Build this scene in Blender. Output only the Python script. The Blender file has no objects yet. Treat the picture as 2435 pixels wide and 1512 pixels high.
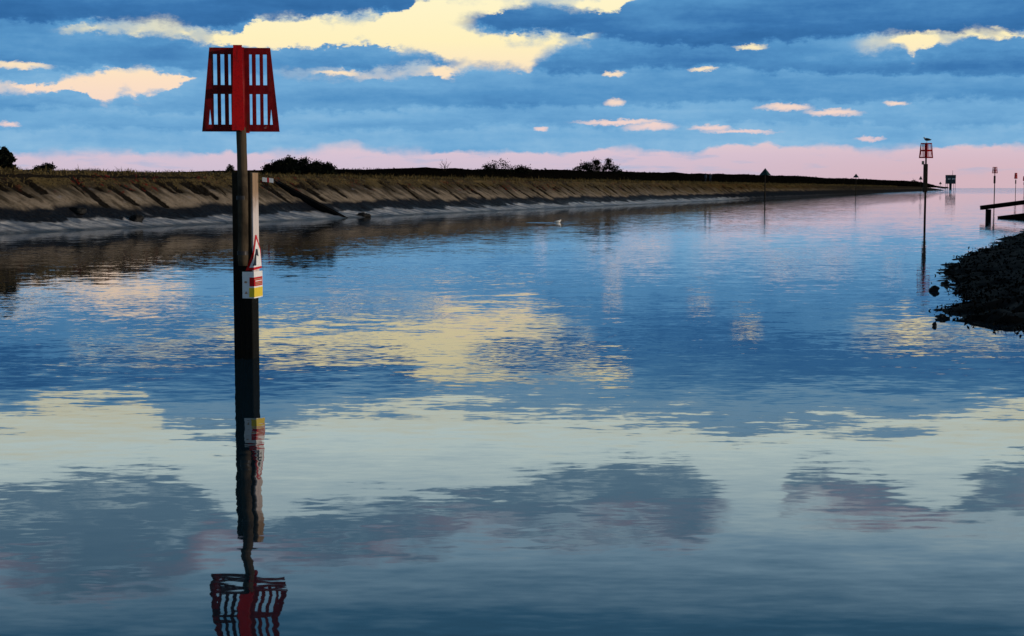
import bpy, bmesh, math, random
from mathutils import Vector, Matrix, noise as mnoise
random.seed(7)
D = bpy.data
SC = bpy.context.scene
COL = SC.collection
R = math.radians

# ------------------------------------------------------------------ camera maths
F = 3718.0; CX, CY = 1217.0, 756.0; HC = 2.2
PITCH = math.atan(309.0 / F)
cF = Vector((0, math.cos(PITCH), -math.sin(PITCH))); cU = Vector((0, math.sin(PITCH), math.cos(PITCH))); cR = Vector((1, 0, 0))
CAM = Vector((0, 0, HC))
def ray(x, y): return cF + cR * ((x - CX) / F) + cU * ((CY - y) / F)
def at(x, y, Y):
    d = ray(x, y); return CAM + d * (Y / d.y)
def onwater(x, y, z=0.0):
    d = ray(x, y); return CAM + d * ((z - HC) / d.z)
def proj(p):
    v = Vector(p) - CAM
    w = v.dot(cF); return CX + F * v.dot(cR) / w, CY - F * v.dot(cU) / w
def azel(x, y):
    d = ray(x, y).normalized()
    return math.degrees(math.atan2(d.x, d.y)), math.degrees(math.asin(d.z))
def lin(c):
    return tuple(((v / 255) / 12.92 if v / 255 <= .04045 else ((v / 255 + .055) / 1.055) ** 2.4) for v in c)

cam_d = D.cameras.new('camera'); cam = D.objects.new('camera', cam_d); COL.objects.link(cam)
cam.location = CAM; cam.rotation_euler = (R(90) - PITCH, 0, 0)
cam_d.sensor_width = 36; cam_d.lens = 36 * F / 2434; cam_d.clip_end = 60000; cam_d.clip_start = 0.1
SC.camera = cam
SC.view_settings.view_transform = 'Standard'; SC.view_settings.look = 'None'
SC.view_settings.exposure = 0; SC.view_settings.gamma = 1

# ------------------------------------------------------------------ node expressions
class E:
    nt = None
    def __init__(s, v): s.v = v
    def _m(op, *a, clamp=False):
        n = E.nt.nodes.new('ShaderNodeMath'); n.operation = op; n.use_clamp = clamp
        for i, k in enumerate(a):
            k = k.v if isinstance(k, E) else k
            if isinstance(k, (int, float)): n.inputs[i].default_value = k
            else: E.nt.links.new(k, n.inputs[i])
        return E(n.outputs[0])
    def __add__(s, o): return E._m('ADD', s, o)
    __radd__ = __add__
    def __sub__(s, o): return E._m('SUBTRACT', s, o)
    def __rsub__(s, o): return E._m('SUBTRACT', o, s)
    def __mul__(s, o): return E._m('MULTIPLY', s, o)
    __rmul__ = __mul__
    def __truediv__(s, o): return E._m('DIVIDE', s, o)
def sock(v): return v.v if isinstance(v, E) else v
def put(inp, v):
    v = sock(v)
    if isinstance(v, bpy.types.NodeSocket): E.nt.links.new(v, inp)
    else: inp.default_value = v
def sstep(v, a, b, lo=0., hi=1.):
    n = E.nt.nodes.new('ShaderNodeMapRange'); n.interpolation_type = 'SMOOTHSTEP'
    put(n.inputs[0], v); put(n.inputs[1], a); put(n.inputs[2], b); n.inputs[3].default_value = lo; n.inputs[4].default_value = hi
    return E(n.outputs[0])
def lstep(v, a, b, lo=0., hi=1.):
    n = E.nt.nodes.new('ShaderNodeMapRange'); n.clamp = True
    put(n.inputs[0], v); put(n.inputs[1], a); put(n.inputs[2], b); n.inputs[3].default_value = lo; n.inputs[4].default_value = hi
    return E(n.outputs[0])
def mx(a, b): return E._m('MAXIMUM', a, b)
def comb(x, y, z):
    n = E.nt.nodes.new('ShaderNodeCombineXYZ')
    for i, k in enumerate((x, y, z)): put(n.inputs[i], k)
    return n.outputs[0]
def noi(vec, scale=1., detail=5., rough=.55, color=False, dist=0.):
    n = E.nt.nodes.new('ShaderNodeTexNoise'); put(n.inputs['Vector'], vec)
    n.inputs['Scale'].default_value = scale; n.inputs['Detail'].default_value = detail; n.inputs['Roughness'].default_value = rough
    n.inputs['Distortion'].default_value = dist
    return n.outputs['Color'] if color else E(n.outputs['Fac'])
def mixc(f, a, b):
    n = E.nt.nodes.new('ShaderNodeMix'); n.data_type = 'RGBA'; n.clamp_factor = True
    put(n.inputs[0], f)
    for i, k in ((6, a), (7, b)):
        k = sock(k)
        if isinstance(k, tuple): n.inputs[i].default_value = (*k[:3], 1)
        else: E.nt.links.new(k, n.inputs[i])
    return n.outputs[2]
def ramp(f, stops, interp='LINEAR'):
    n = E.nt.nodes.new('ShaderNodeValToRGB'); put(n.inputs[0], f); r = n.color_ramp; r.interpolation = interp
    while len(r.elements) < len(stops): r.elements.new(0.5)
    for e, (p, c) in zip(r.elements, stops): e.position = p
    for e, (p, c) in zip(r.elements, stops): e.position = p; e.color = (*c[:3], 1)
    return n.outputs[0]
def sep(vec):
    n = E.nt.nodes.new('ShaderNodeSeparateXYZ'); put(n.inputs[0], vec); return [E(o) for o in n.outputs]

# ------------------------------------------------------------------ the sky
SUN_DIR = Vector((math.cos(R(8)) * .98, math.cos(R(8)) * -.18, math.sin(R(8)))).normalized()
W = D.worlds.new('World'); SC.world = W; W.use_nodes = True
E.nt = W.node_tree; E.nt.nodes.clear()
tc = E.nt.nodes.new('ShaderNodeTexCoord')
dx, dy, dz = sep(tc.outputs['Generated'])
AZ = E._m('ARCTAN2', dx, dy) * (180 / math.pi)
EL = E._m('ARCSINE', dz) * (180 / math.pi)
AZ0, AZR, ELR = -21., 42., 20.
U = E._m('MULTIPLY_ADD', AZ, 1 / AZR, -AZ0 / AZR, clamp=True)
def curve(pts, refl=False):
    """elevation (deg) of a cloud edge as a function of azimuth"""
    n = E.nt.nodes.new('ShaderNodeFloatCurve'); put(n.inputs['Value'], U)
    c = n.mapping.curves[0]; q = []
    for x, y in pts:
        a, e = azel(x, y)
        if refl: e = -e
        q.append(((a - AZ0) / AZR, (e + 2) / (ELR + 2)))
    q.sort()
    while len(c.points) < len(q): c.points.new(.5, .5)
    for p, (a, b) in zip(c.points, q): p.location = (min(1, max(0, a)), min(1, max(0, b))); p.handle_type = 'VECTOR'
    n.mapping.extend = 'HORIZONTAL'; n.mapping.update()
    return E(n.outputs[0]) * (ELR + 2) - 2
PX = math.degrees(1 / F)
vec1 = comb(AZ * .55, EL * 1.25, 3.7)
rag = (noi(vec1, 1.0, 7, .6) - .5)
vec2 = comb(AZ * .16, EL * .75, 9.1)
rag2 = (noi(vec2, 1.0, 4, .5) - .5)
puff = (noi(comb(AZ * 1.5, EL * 2.2, 5.5), 1.0, 6, .6) - .5)
wisp = noi(comb(AZ * .5, EL * .9, 2.6), 1.0, 3, .5)
SOFT = sstep(wisp, .38, .64) * .34 + .05
tiny = (noi(comb(AZ * 3.2, EL * 6.5, 7.7), 1.0, 5, .65) - .5)
V = EL + rag * .55 + rag2 * .25 + puff * .62 + tiny * .42
def band(top, bot, shrink=.18, v=None, refl=False):
    v = v or V
    global rim
    t, b = curve(top, refl), curve(bot, refl)
    r_ = sstep(v - b, -.75, .3) * sstep(t - v, -.75, .3); rim = r_ if rim is None else mx(rim, r_)
    return sstep((v - b) / SOFT - shrink, -1, 1) * sstep((t - v) / SOFT - shrink, -1, 1)
OFF = 40
rim = None
def closed(top, bot):
    """pad both edges so that the gap is shut outside its own range"""
    P_ = 90
    t = [(top[0][0] - P_, top[0][1] + OFF)] + top + [(top[-1][0] + P_, top[-1][1] + OFF)]
    b = [(bot[0][0] - P_, bot[0][1] - OFF)] + bot + [(bot[-1][0] + P_, bot[-1][1] - OFF)]
    if top[0][0] <= -40: t, b = t[1:], b[1:]
    if top[-1][0] >= 2480: t, b = t[:-1], b[:-1]
    return t, b
g1 = band(*closed([(150, 66), (260, 60), (370, 48), (425, 58), (440, 70), (480, 76), (575, 70), (600, 50), (750, 40), (900, 38), (970, 27), (985, 14), (990, -12), (1200, -16), (1420, -12), (1515, -6)],
                  [(150, 75), (300, 77), (425, 87), (500, 102), (560, 112), (600, 150), (675, 176), (765, 175), (825, 183), (875, 186), (950, 174), (1040, 181), (1100, 173), (1150, 158), (1217, 166), (1262, 173), (1272, 155), (1292, 135), (1317, 115), (1362, 96), (1400, 98), (1420, 84), (1445, 60), (1462, 38), (1495, 8), (1515, -4)]))
tC = band(*closed([(560, 108), (645, 114), (780, 118), (850, 112), (915, 110), (975, 120), (1025, 132), (1092, 150)],
                  [(560, 200), (675, 174), (760, 171), (850, 170), (950, 161), (1092, 152)]), shrink=-.3)
tE = band(*closed([(1127, 55), (1150, 40), (1217, 25), (1292, 12), (1367, 22), (1407, 32), (1452, 34), (1520, 20)],
                  [(1127, 62), (1140, 75), (1217, 80), (1317, 83), (1362, 84), (1412, 82), (1440, 80), (1520, 95)]), shrink=-.45)
g2 = band(*closed([(2037, 107), (2067, 97), (2132, 82), (2192, 70), (2257, 80), (2317, 70), (2382, 64), (2412, 80), (2434, 84), (2500, 80)],
                  [(2037, 110), (2067, 118), (2107, 110), (2152, 117), (2167, 139), (2182, 120), (2242, 105), (2317, 92), (2412, 88), (2434, 96), (2500, 100)]))
g3 = band(*closed([(-60, 197), (135, 197), (150, 180), (240, 172), (280, 160), (350, 158), (375, 174), (465, 186)],
                  [(-60, 216), (140, 215), (200, 220), (240, 237), (270, 245), (280, 228), (305, 228), (320, 239), (350, 229), (465, 189)]))
gaps = mx(mx(g1 * (1 - tC) * (1 - tE), g2), g3)
small = None
for (x, y, a, b) in [(1785, 112, 30, 5), (1457, 175, 18, 5), (1462, 243, 19, 8), (1867, 256, 52, 7), (1980, 267, 55, 7), (2132, 244, 24, 5), (1470, 289, 85, 5), (1550, 301, 50, 8),
                     (1690, 307, 40, 6), (1285, 307, 12, 5), (40, 157, 60, 6), (20, 296, 22, 5), (800, 176, 50, 5), (1670, 165, 24, 4), (1760, 315, 70, 4), (2070, 330, 30, 4)]:
    ca, ce = azel(x, y)
    ex = (AZ + puff * .6 + rag * .6 - ca) / (a * PX); ey = (EL + rag * .35 + tiny * .3 + rag2 * .2 - ce) / (b * PX)
    s_ = sstep(ex * ex + ey * ey, 2.4, -.2)
    small = s_ if small is None else mx(small, s_)
gaps = mx(gaps, small)
# the clear strip above the horizon
bt = [(-60, 368), (40, 367), (240, 360), (350, 367), (530, 367), (540, 352), (552, 366), (600, 362), (725, 362), (800, 347), (850, 342), (870, 354), (910, 362), (1217, 361), (1340, 366),
      (1457, 352), (1497, 350), (1537, 360), (1647, 362), (1697, 350), (1827, 340), (1867, 350), (1967, 347), (2017, 345), (2042, 357), (2097, 357), (2167, 350), (2367, 345), (2500, 344)]
hz = sstep((curve(bt) - (EL + puff * .36 + rag * .16 + tiny * .16)) / (SOFT * .7 + .03), -1, 1)
# higher cloud seen only mirrored in the water
lowtop = [(-60, 985), (0, 980), (150, 950), (340, 950), (400, 1000), (470, 1035), (560, 1035), (640, 1025), (850, 975), (1000, 965), (1217, 980), (1600, 996), (1750, 1022), (1900, 1032), (2050, 1012), (2200, 1000), (2434, 970), (2500, 965)]
up_b = [(-60, 1170), (0, 1165), (100, 1150), (250, 1130), (360, 1118), (440, 1145), (540, 1215), (640, 1225), (800, 1200), (1000, 1190), (1217, 1150), (1400, 1110), (1590, 1096), (1650, 1115), (1760, 1245), (1835, 1240), (1890, 1125), (2100, 1150), (2250, 1182), (2300, 1150), (2434, 1085), (2500, 1070)]
up_t = [(-60, 1385), (0, 1380), (250, 1400), (420, 1385), (500, 1300), (640, 1335), (850, 1330), (1000, 1290), (1130, 1265), (1250, 1270), (1450, 1277), (1640, 1295), (1690, 1255), (1760, 1185), (1835, 1195), (1890, 1190), (2100, 1235), (2300, 1230), (2434, 1220), (2500, 1215)]
VB = EL + rag * .7 + rag2 * .5 + puff * .7
lowcl = sstep(curve(lowtop, True) - VB - tiny * .3, -.12, .12)
upb, upt = curve(up_b, True), curve(up_t, True)
upcl = sstep(VB + tiny * .8 - upb, -.25, .25) * sstep(upt - VB - rag * .9, -.6, .5)
hz = hz * (1 - sstep(noi(comb(AZ * .35, EL * 2.4, 6.1), 1., 5, .6), .52, .72) * .45 * sstep(EL, .2, .9))
cloud = mx(lowcl * (1 - gaps) * (1 - hz), upcl * (.9 - .5 * sstep(noi(comb(AZ * .3, EL * 1.6, 4.9), 1., 5, .6), .5, .66)))
# relief of the cloud rows: dark bellies, paler tops
belly = None
for pts, th, w in [([(-60, 48), (300, 50), (480, 70), (600, 48), (950, 30), (1100, 60), (1250, 78), (1400, 82), (1460, 92), (1570, 107), (1670, 109), (1770, 106), (1900, 98), (2050, 84), (2434, 78)], 1.5, 1.0),
                   ([(-60, 150), (150, 165), (350, 158), (500, 172), (680, 172), (850, 166), (1000, 156), (1267, 170), (1460, 170), (1660, 160), (1760, 162), (1840, 173), (2020, 178), (2434, 175)], 1.0, .8),
                   ([(-60, 262), (250, 258), (500, 280), (750, 268), (1217, 255), (1460, 250), (1700, 243), (1900, 244), (2100, 238), (2434, 235)], 1.1, .55),
                   ([(-60, 312), (300, 302), (600, 322), (900, 312), (1217, 300), (1570, 298), (1800, 294), (2200, 300), (2434, 298)], .6, .4)]:
    c_ = curve(pts)
    k = sstep(V - c_, -.12, .16) * sstep(V - c_, th, .05) * w
    belly = k if belly is None else mx(belly, k)
streak = noi(comb(AZ * .15, EL * 1.15, 1.3), 1.0, 6, .55)
fine = noi(comb(AZ * .8, EL * 3.2, 8.3), 1.0, 5, .6)
dark = sstep(EL, 1.2, 7.0) * .50 + belly * .34 + (streak - .5) * .7 + (fine - .5) * .2 + puff * .26 + .15 - sstep(EL, 6.4, 8.0) * .66 - rim * .16
ccol = ramp(dark, [(0, lin((142, 188, 222))), (.25, lin((114, 170, 213))), (.5, lin((85, 146, 197))), (.75, lin((60, 118, 175))), (1, lin((45, 99, 155)))])
# the higher bank of cloud is greyer, with a mauve rim
upcol = mixc(sstep(upt - VB - rag * 1.5, 1.3, -.1) * sstep(rag2, -.12, .12) * .85, (.15, .33, .52), (.50, .37, .50))
ccol = mixc(sstep(EL, 8.2, 9.4), ccol, upcol)
K = 1.3
clear = ramp(EL / 20.0, [(0, tuple(v / K for v in lin((197, 184, 204)))), (.06, tuple(v / K for v in lin((214, 194, 210)))), (.12, tuple(v / K for v in lin((242, 213, 204)))),
                         (.19, tuple(v / K for v in lin((252, 224, 196)))), (.265, tuple(v / K for v in lin((255, 241, 192)))), (.36, tuple(v / K for v in lin((255, 246, 205)))),
                         (.47, (.82, 1.0, .98)), (.58, (.60, .82, .92)), (.66, (.36, .60, .80)), (.80, (.08, .26, .46)), (1, (.03, .10, .2))])
sc_ = E.nt.nodes.new('ShaderNodeVectorMath'); sc_.operation = 'SCALE'; E.nt.links.new(clear, sc_.inputs[0]); sc_.inputs['Scale'].default_value = K
clear = mixc(sstep(AZ, 0, 17) * sstep(EL, 2.2, .3) * .7, sc_.outputs[0], lin((216, 178, 184)))
skyc = mixc(cloud, clear, ccol)
nish = E.nt.nodes.new('ShaderNodeTexSky'); nish.sky_type = 'NISHITA'; nish.sun_disc = False
nish.sun_elevation = R(8); nish.sun_rotation = math.atan2(SUN_DIR.x, SUN_DIR.y)
bg = E.nt.nodes.new('ShaderNodeBackground'); bg.inputs['Strength'].default_value = 0.05
ten = E.nt.nodes.new('ShaderNodeVectorMath'); ten.operation = 'SCALE'; E.nt.links.new(skyc, ten.inputs[0]); ten.inputs['Scale'].default_value = 20
E.nt.links.new(mixc(sstep(EL, 15, 26), ten.outputs[0], nish.outputs[0]), bg.inputs['Color'])
wo = E.nt.nodes.new('ShaderNodeOutputWorld'); E.nt.links.new(bg.outputs[0], wo.inputs[0])

sun_d = D.lights.new('sun', 'SUN'); sun = D.objects.new('sun', sun_d); COL.objects.link(sun)
sun_d.energy = 2.6; sun_d.angle = R(2.0); sun_d.color = (1, .80, .60)
sun.rotation_euler = SUN_DIR.to_track_quat('Z', 'Y').to_euler()

# ------------------------------------------------------------------ materials
def material(name, rough=.8):
    m = D.materials.new(name); m.use_nodes = True; E.nt = m.node_tree
    b = m.node_tree.nodes['Principled BSDF']; b.inputs['Roughness'].default_value = rough; b.inputs['Specular IOR Level'].default_value = .12
    return m, b
def pos():
    g = E.nt.nodes.new('ShaderNodeNewGeometry'); return g.outputs['Position']
def objc():
    t = E.nt.nodes.new('ShaderNodeTexCoord'); return t.outputs['Object']
def island():
    g = E.nt.nodes.new('ShaderNodeNewGeometry'); return E(g.outputs['Random Per Island'])
def attr(n_):
    a = E.nt.nodes.new('ShaderNodeAttribute'); a.attribute_name = n_; return E(a.outputs['Fac'])
def bump(b, h, dist, strength=1.):
    n = E.nt.nodes.new('ShaderNodeBump'); n.inputs['Distance'].default_value = dist; n.inputs['Strength'].default_value = strength
    put(n.inputs['Height'], h); E.nt.links.new(n.outputs[0], b.inputs['Normal'])
def base(b, c): E.nt.links.new(c, b.inputs['Base Color'])
M = {}

m, b = material('paint_speckled', .55); M['dark_red'] = m
o = objc(); n1 = noi(o, 14, 6, .6)
x, y, z = sep(o); st_ = noi(comb(x * 16, y * 16, z * 1.6), 1, 5, .6)
c = ramp(n1 * .5 + st_ * .5, [(.32, (.07, .002, .003)), (.5, (.165, .003, .006)), (.66, (.21, .012, .010))])
c = mixc(sstep(st_, .60, .70) * .7, c, (.05, .022, .012))
c = (mixc(sstep(noi(o, 5, 6, .7), .66, .72) * .5, c, (.30, .22, .2)))
base(b, c); bump(b, noi(o, 60, 3), .002)
m, b = material('red_tape', .4); M['red'] = m
o = objc(); n1 = noi(o, 22, 6, .7)
x, y, z = sep(o); st_ = noi(comb(x * 16, y * 16, z * 1.6), 1, 5, .6)
c = ramp(n1, [(.35, (.34, .002, .003)), (.5, (.50, .004, .004)), (.7, (.2, .004, .004))])
base(b, mixc(sstep(st_, .54, .68) * .65, c, (.14, .006, .006)))

m, b = material('red_worn', .5); M['red_worn'] = m
base(b, mixc(noi(objc(), 10, 4), (.60, .006, .006), (.75, .02, .012)))
def timber(name, c0, c1, weedz=None, pale=None):
    m, b = material(name, .85); M[name] = m
    o = objc(); x, y, z = sep(o)
    gr = noi(comb(x * 22, y * 22, z * 1.4), 1, 6, .6, dist=.4)
    bl = noi(o, 3, 5, .6)
    c = mixc(gr, c0, c1)
    c = mixc(sstep(bl, .45, .68) * .7, c, (.008, .007, .006))
    if pale is not None:
        c = mixc(sstep(z + (bl - .5) * .5, pale[1], pale[0]) * sstep(z, pale[2] - .1, pale[2] + .05) * .85, c, (.62, .58, .60))
    if weedz is not None:
        px, py, pz = sep(pos())
        fw = noi(comb(px * 30, py * 30, pz * 3), 1, 4, .6); c = mixc(sstep(pz + (bl - .5) * .7 + (fw - .5) * .5, weedz + .12, weedz - .12), c, mixc(sstep(noi(o, 35, 4, .7), .58, .72), (.003, .0035, .003), (.022, .022, .02)))
    base(b, c); bump(b, gr, .012)
timber('pile_timber', (.035, .028, .018), (.014, .012, .009), 1.30)
timber('pole_timber', (.105, .08, .052), (.022, .017, .011))
timber('plank_timber', (.34, .24, .16), (.20, .14, .09), None, (1.80, 2.15, .8))  # pale tone of the pile's sunlit face, its light put into the colour
timber('jetty_timber', (.014, .012, .010), (.006, .005, .005))
timber('post_dark', (.03, .024, .018), (.012, .01, .008))

m, b = material('sign_white', .35); M['sign_white'] = m
base(b, mixc(sstep(noi(objc(), 9, 5), .5, .75) * .5, (.74, .76, .78), (.5, .5, .5)))
m, b = material('sign_red', .35); M['sign_red'] = m
base(b, mixc(noi(objc(), 14, 4), (.55, .004, .006), (.45, .01, .01)))
m, b = material('sign_yellow', .35); M['sign_yellow'] = m
base(b, mixc(noi(objc(), 14, 4), (.75, .58, .03), (.66, .52, .05)))
m, b = material('sign_black', .4); M['sign_black'] = m
base(b, mixc(noi(objc(), 14, 4), (.008, .012, .02), (.02, .025, .035)))
m, b = material('sign_tan', .4); M['sign_tan'] = m
base(b, mixc(noi(objc(), 14, 4), (.42, .26, .15), (.36, .2, .12)))
m, b = material('green_paint', .6); M['green'] = m
base(b, mixc(noi(objc(), 3, 4), (.012, .045, .05), (.03, .07, .08)))
m, b = material('hut_paint', .6); M['hut'] = m
base(b, mixc(noi(objc(), 1.5, 4), (.006, .018, .03), (.012, .03, .045)))
m, b = material('hut_glass', .1); M['glass'] = m
base(b, mixc(noi(objc(), 1.5, 2), (.32, .38, .42), (.38, .42, .45)))
m, b = material('steel', .5); M['steel'] = m; b.inputs['Metallic'].default_value = .6
base(b, mixc(noi(objc(), 8, 4), (.05, .055, .06), (.025, .02, .02)))
m, b = material('light_steel', .5); M['light_steel'] = m
base(b, mixc(noi(objc(), 6, 4), (.22, .22, .22), (.10, .09, .08)))
m, b = material('feather_white', .7); M['feather_white'] = m
base(b, mixc(noi(objc(), 20, 3), (.82, .82, .80), (.7, .7, .7)))
m, b = material('feather_dark', .7); M['feather_dark'] = m
base(b, mixc(noi(objc(), 20, 3), (.012, .016, .022), (.025, .03, .036)))
m, b = material('feather_grey', .7); M['feather_grey'] = m
x, y, z = sep(objc()); base(b, mixc(sstep(x, -.13, -.17), (.025, .03, .036), (.7, .7, .7)))  # body behind the white head darkened: silhouette shade put into the colour
m, b = material('skin', .6); M['skin'] = m
base(b, mixc(noi(objc(), 20, 3), (.45, .28, .2), (.4, .24, .18)))
m, b = material('coat', .85); M['coat'] = m
base(b, mixc(noi(objc(), 12, 3), (.016, .024, .04), (.025, .03, .045)))
m, b = material('trousers', .85); M['trousers'] = m
base(b, mixc(noi(objc(), 12, 3), (.02, .035, .055), (.03, .045, .065)))
m, b = material('bark', .9); M['bark'] = m
base(b, mixc(noi(objc(), 12, 4), (.03, .022, .015), (.012, .01, .008)))
def leafmat(name, cols, tr=0.0):
    m, b = material(name, .8); M[name] = m; b.inputs['Specular IOR Level'].default_value = 0
    i = island(); n = noi(pos(), .7, 4)
    base(b, ramp(i * .7 + n * .5 - .1, [(k / (len(cols) - 1), c) for k, c in enumerate(cols)]))
leafmat('bush_leaf', [(.003, .006, .006), (.009, .012, .009), (.02, .022, .013)])
leafmat('scrub_leaf', [(.0015, .002, .002), (.004, .0045, .004), (.010, .008, .005)])
leafmat('straw', [(.010, .008, .005), (.04, .031, .013), (.10, .077, .032), (.18, .138, .062), (.05, .04, .016)])
leafmat('weed_frond', [(.002, .0025, .0025), (.004, .004, .003), (.009, .010, .010)])

# far bank: mud, weed, stone facing and turf by height above the water
m, b = material('bank_surface', .75); M['bank'] = m; put(b.inputs['Specular IOR Level'], .06)
p = pos(); px, py, pz = sep(p)
sv = px * .2943 + py * .9557; uv = px * -.9557 + py * .2943
nb = noi(p, .35, 6, .6); nf = noi(comb(sv * .9, uv * .8, pz * 3), 1, 6, .65); nst = noi(comb(sv * .8 + uv * .12, uv * .30, pz * .5), 1, 6, .62)
gf = noi(p, 6.5, 5, .65)
nw = noi(comb(sv * .28, uv * .35, 4.4), 1, 5, .6); nk = noi(comb(sv * .55, uv * .4, 1.4), 1, 4, .6)
zz = pz + (nb - .5) * .6 + (nst - .5) * .35 + (nw - .5) * 1.0
mud = mixc(sstep(nst * .7 + nf * .3, .42, .60), (.11, .145, .20), (.53, .54, .56))
mud = mixc(sstep(nf, .55, .72) * .75, mud, (.035, .045, .055))
mud = mixc(sstep(pz, .16, .03) * .75, mud, (.02, .035, .05))
weed = mixc(sstep(gf, .4, .7), (.003, .006, .012), (.014, .014, .016))
weed = mixc(sstep(nst, .56, .7) * sstep(pz, .95, .6), weed, (.11, .12, .14))
nst2 = nst * .55 + nk * .25 + nb * .2
stone = mixc(sstep(nst2 - sstep(pz, 1.2, 2.5) * .13 + .05, .40, .58), (.034, .028, .019), (.215, .18, .14))
stone = mixc(sstep(nk, .52, .66) * .85, stone, (.035, .028, .018))
stone = mixc(sstep(gf, .5, .72) * .8, stone, (.045, .036, .024))
stone = mixc(sstep(nf, .6, .75) * .6, stone, (.18, .19, .23))
turf = mixc(sstep(gf + (nk - .5) * .6, .35, .65), (.095, .072, .030), (.008, .006, .004))
c = mixc(sstep(zz, .36, .50), mud, weed)
c = mixc(sstep(zz, 1.0, 1.32), c, stone)
c = mixc(sstep(zz, 2.05, 2.55), c, turf)
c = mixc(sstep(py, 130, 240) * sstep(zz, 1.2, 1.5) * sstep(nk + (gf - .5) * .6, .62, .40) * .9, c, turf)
gr = attr('growth')  # mask of the dark groove streaks: their shade is put into the colour
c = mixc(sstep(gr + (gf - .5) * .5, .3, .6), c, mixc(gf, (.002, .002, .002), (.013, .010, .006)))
# rusty red leaves of low salt-marsh plants
rd = noi(p, 2.3, 3, .6)
c = mixc(sstep(rd, .60, .64) * sstep(zz, 1.8, 2.1) * sstep(noi(p, .12, 3), .42, .55), c, (.10, .010, .007))
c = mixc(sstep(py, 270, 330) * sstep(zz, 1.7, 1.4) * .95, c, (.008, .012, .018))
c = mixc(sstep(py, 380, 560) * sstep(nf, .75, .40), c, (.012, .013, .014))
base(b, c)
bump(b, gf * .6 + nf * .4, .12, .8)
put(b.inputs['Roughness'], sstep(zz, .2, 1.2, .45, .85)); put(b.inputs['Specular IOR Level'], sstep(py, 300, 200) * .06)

m, b = material('scrub_ground', .9); M['scrub_ground'] = m; b.inputs['Specular IOR Level'].default_value = 0
base(b, mixc(noi(pos(), .5, 5), (.0025, .003, .003), (.008, .007, .005)))
m, b = material('land', .9); M['land'] = m
base(b, mixc(noi(pos(), .3, 5), (.05, .04, .02), (.02, .018, .01)))
m, b = material('weed_mud', .7); M['weed_mud'] = m
p = pos(); n1 = noi(p, 5, 6, .65)
base(b, ramp(n1, [(.3, (.0022, .0024, .0024)), (.55, (.005, .005, .0045)), (.72, (.011, .011, .0105))])); bump(b, n1, .06)
b.inputs['Specular IOR Level'].default_value = .03
m, b = material('wet_rock', .6); M['wet_rock'] = m
p = pos(); n1 = noi(p, 9, 6, .65)
base(b, ramp(n1, [(.3, (.004, .005, .006)), (.6, (.012, .013, .014)), (.8, (.03, .03, .03))])); bump(b, n1, .03)
m, b = material('ramp_concrete', .9); M['ramp'] = m; b.inputs['Specular IOR Level'].default_value = .02
p = pos(); n1 = noi(p, 3, 6, .65); x, y, z = sep(p)
base(b, mixc(sstep(z + n1, 3.0, 3.5), mixc(n1, (.004, .005, .006), (.016, .015, .014)), (.035, .045, .06))); bump(b, n1, .03)

# water
m, b = material('water_surface', .02); M['water'] = m
p = pos(); px, py, pz = sep(p)
b.inputs['Base Color'].default_value = (.006, .024, .038, 1); b.inputs['IOR'].default_value = 1.8
def wn(sx, sy, seed, detail=2., dist=0.):
    n = E.nt.nodes.new('ShaderNodeTexNoise'); put(n.inputs['Vector'], comb(px * sx, py * sy, seed)); n.inputs['Scale'].default_value = 1
    n.inputs['Detail'].default_value = detail; n.inputs['Roughness'].default_value = .5; n.inputs['Distortion'].default_value = dist
    s = E.nt.nodes.new('ShaderNodeSeparateColor'); E.nt.links.new(n.outputs['Color'], s.inputs[0])
    return E(s.outputs[0]) - .5, E(s.outputs[1]) - .5
a1, a2 = wn(1.1, 2.0, 1.0, 1.)             # slow swell
b1, b2 = wn(2.8, 7.5, 5.0, 2.)              # ripples
c1, c2 = wn(7.0, 16.0, 9.0, 2.)             # cat's paws
patch = noi(comb(px * .05, py * .11, 2.2), 1, 4, .55)
calm = sstep(py, 11, 24)
wind = sstep(patch, .40, .62) * calm
far = sstep(py, 450, 1000)
kx = .010 + wind * .010
nxs = a1 * .022 + b1 * (wind * .016 + .013) + c1 * wind * .02
nys = a2 * (.016 + calm * .004) + b2 * (wind * .018 + .018) + c2 * (wind * .020 + calm * .009 + .010) + far * c2 * .45
nv = E.nt.nodes.new('ShaderNodeVectorMath'); nv.operation = 'NORMALIZE'
E.nt.links.new(comb(nxs, nys, 1.0), nv.inputs[0]); E.nt.links.new(nv.outputs[0], b.inputs['Normal'])

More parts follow.
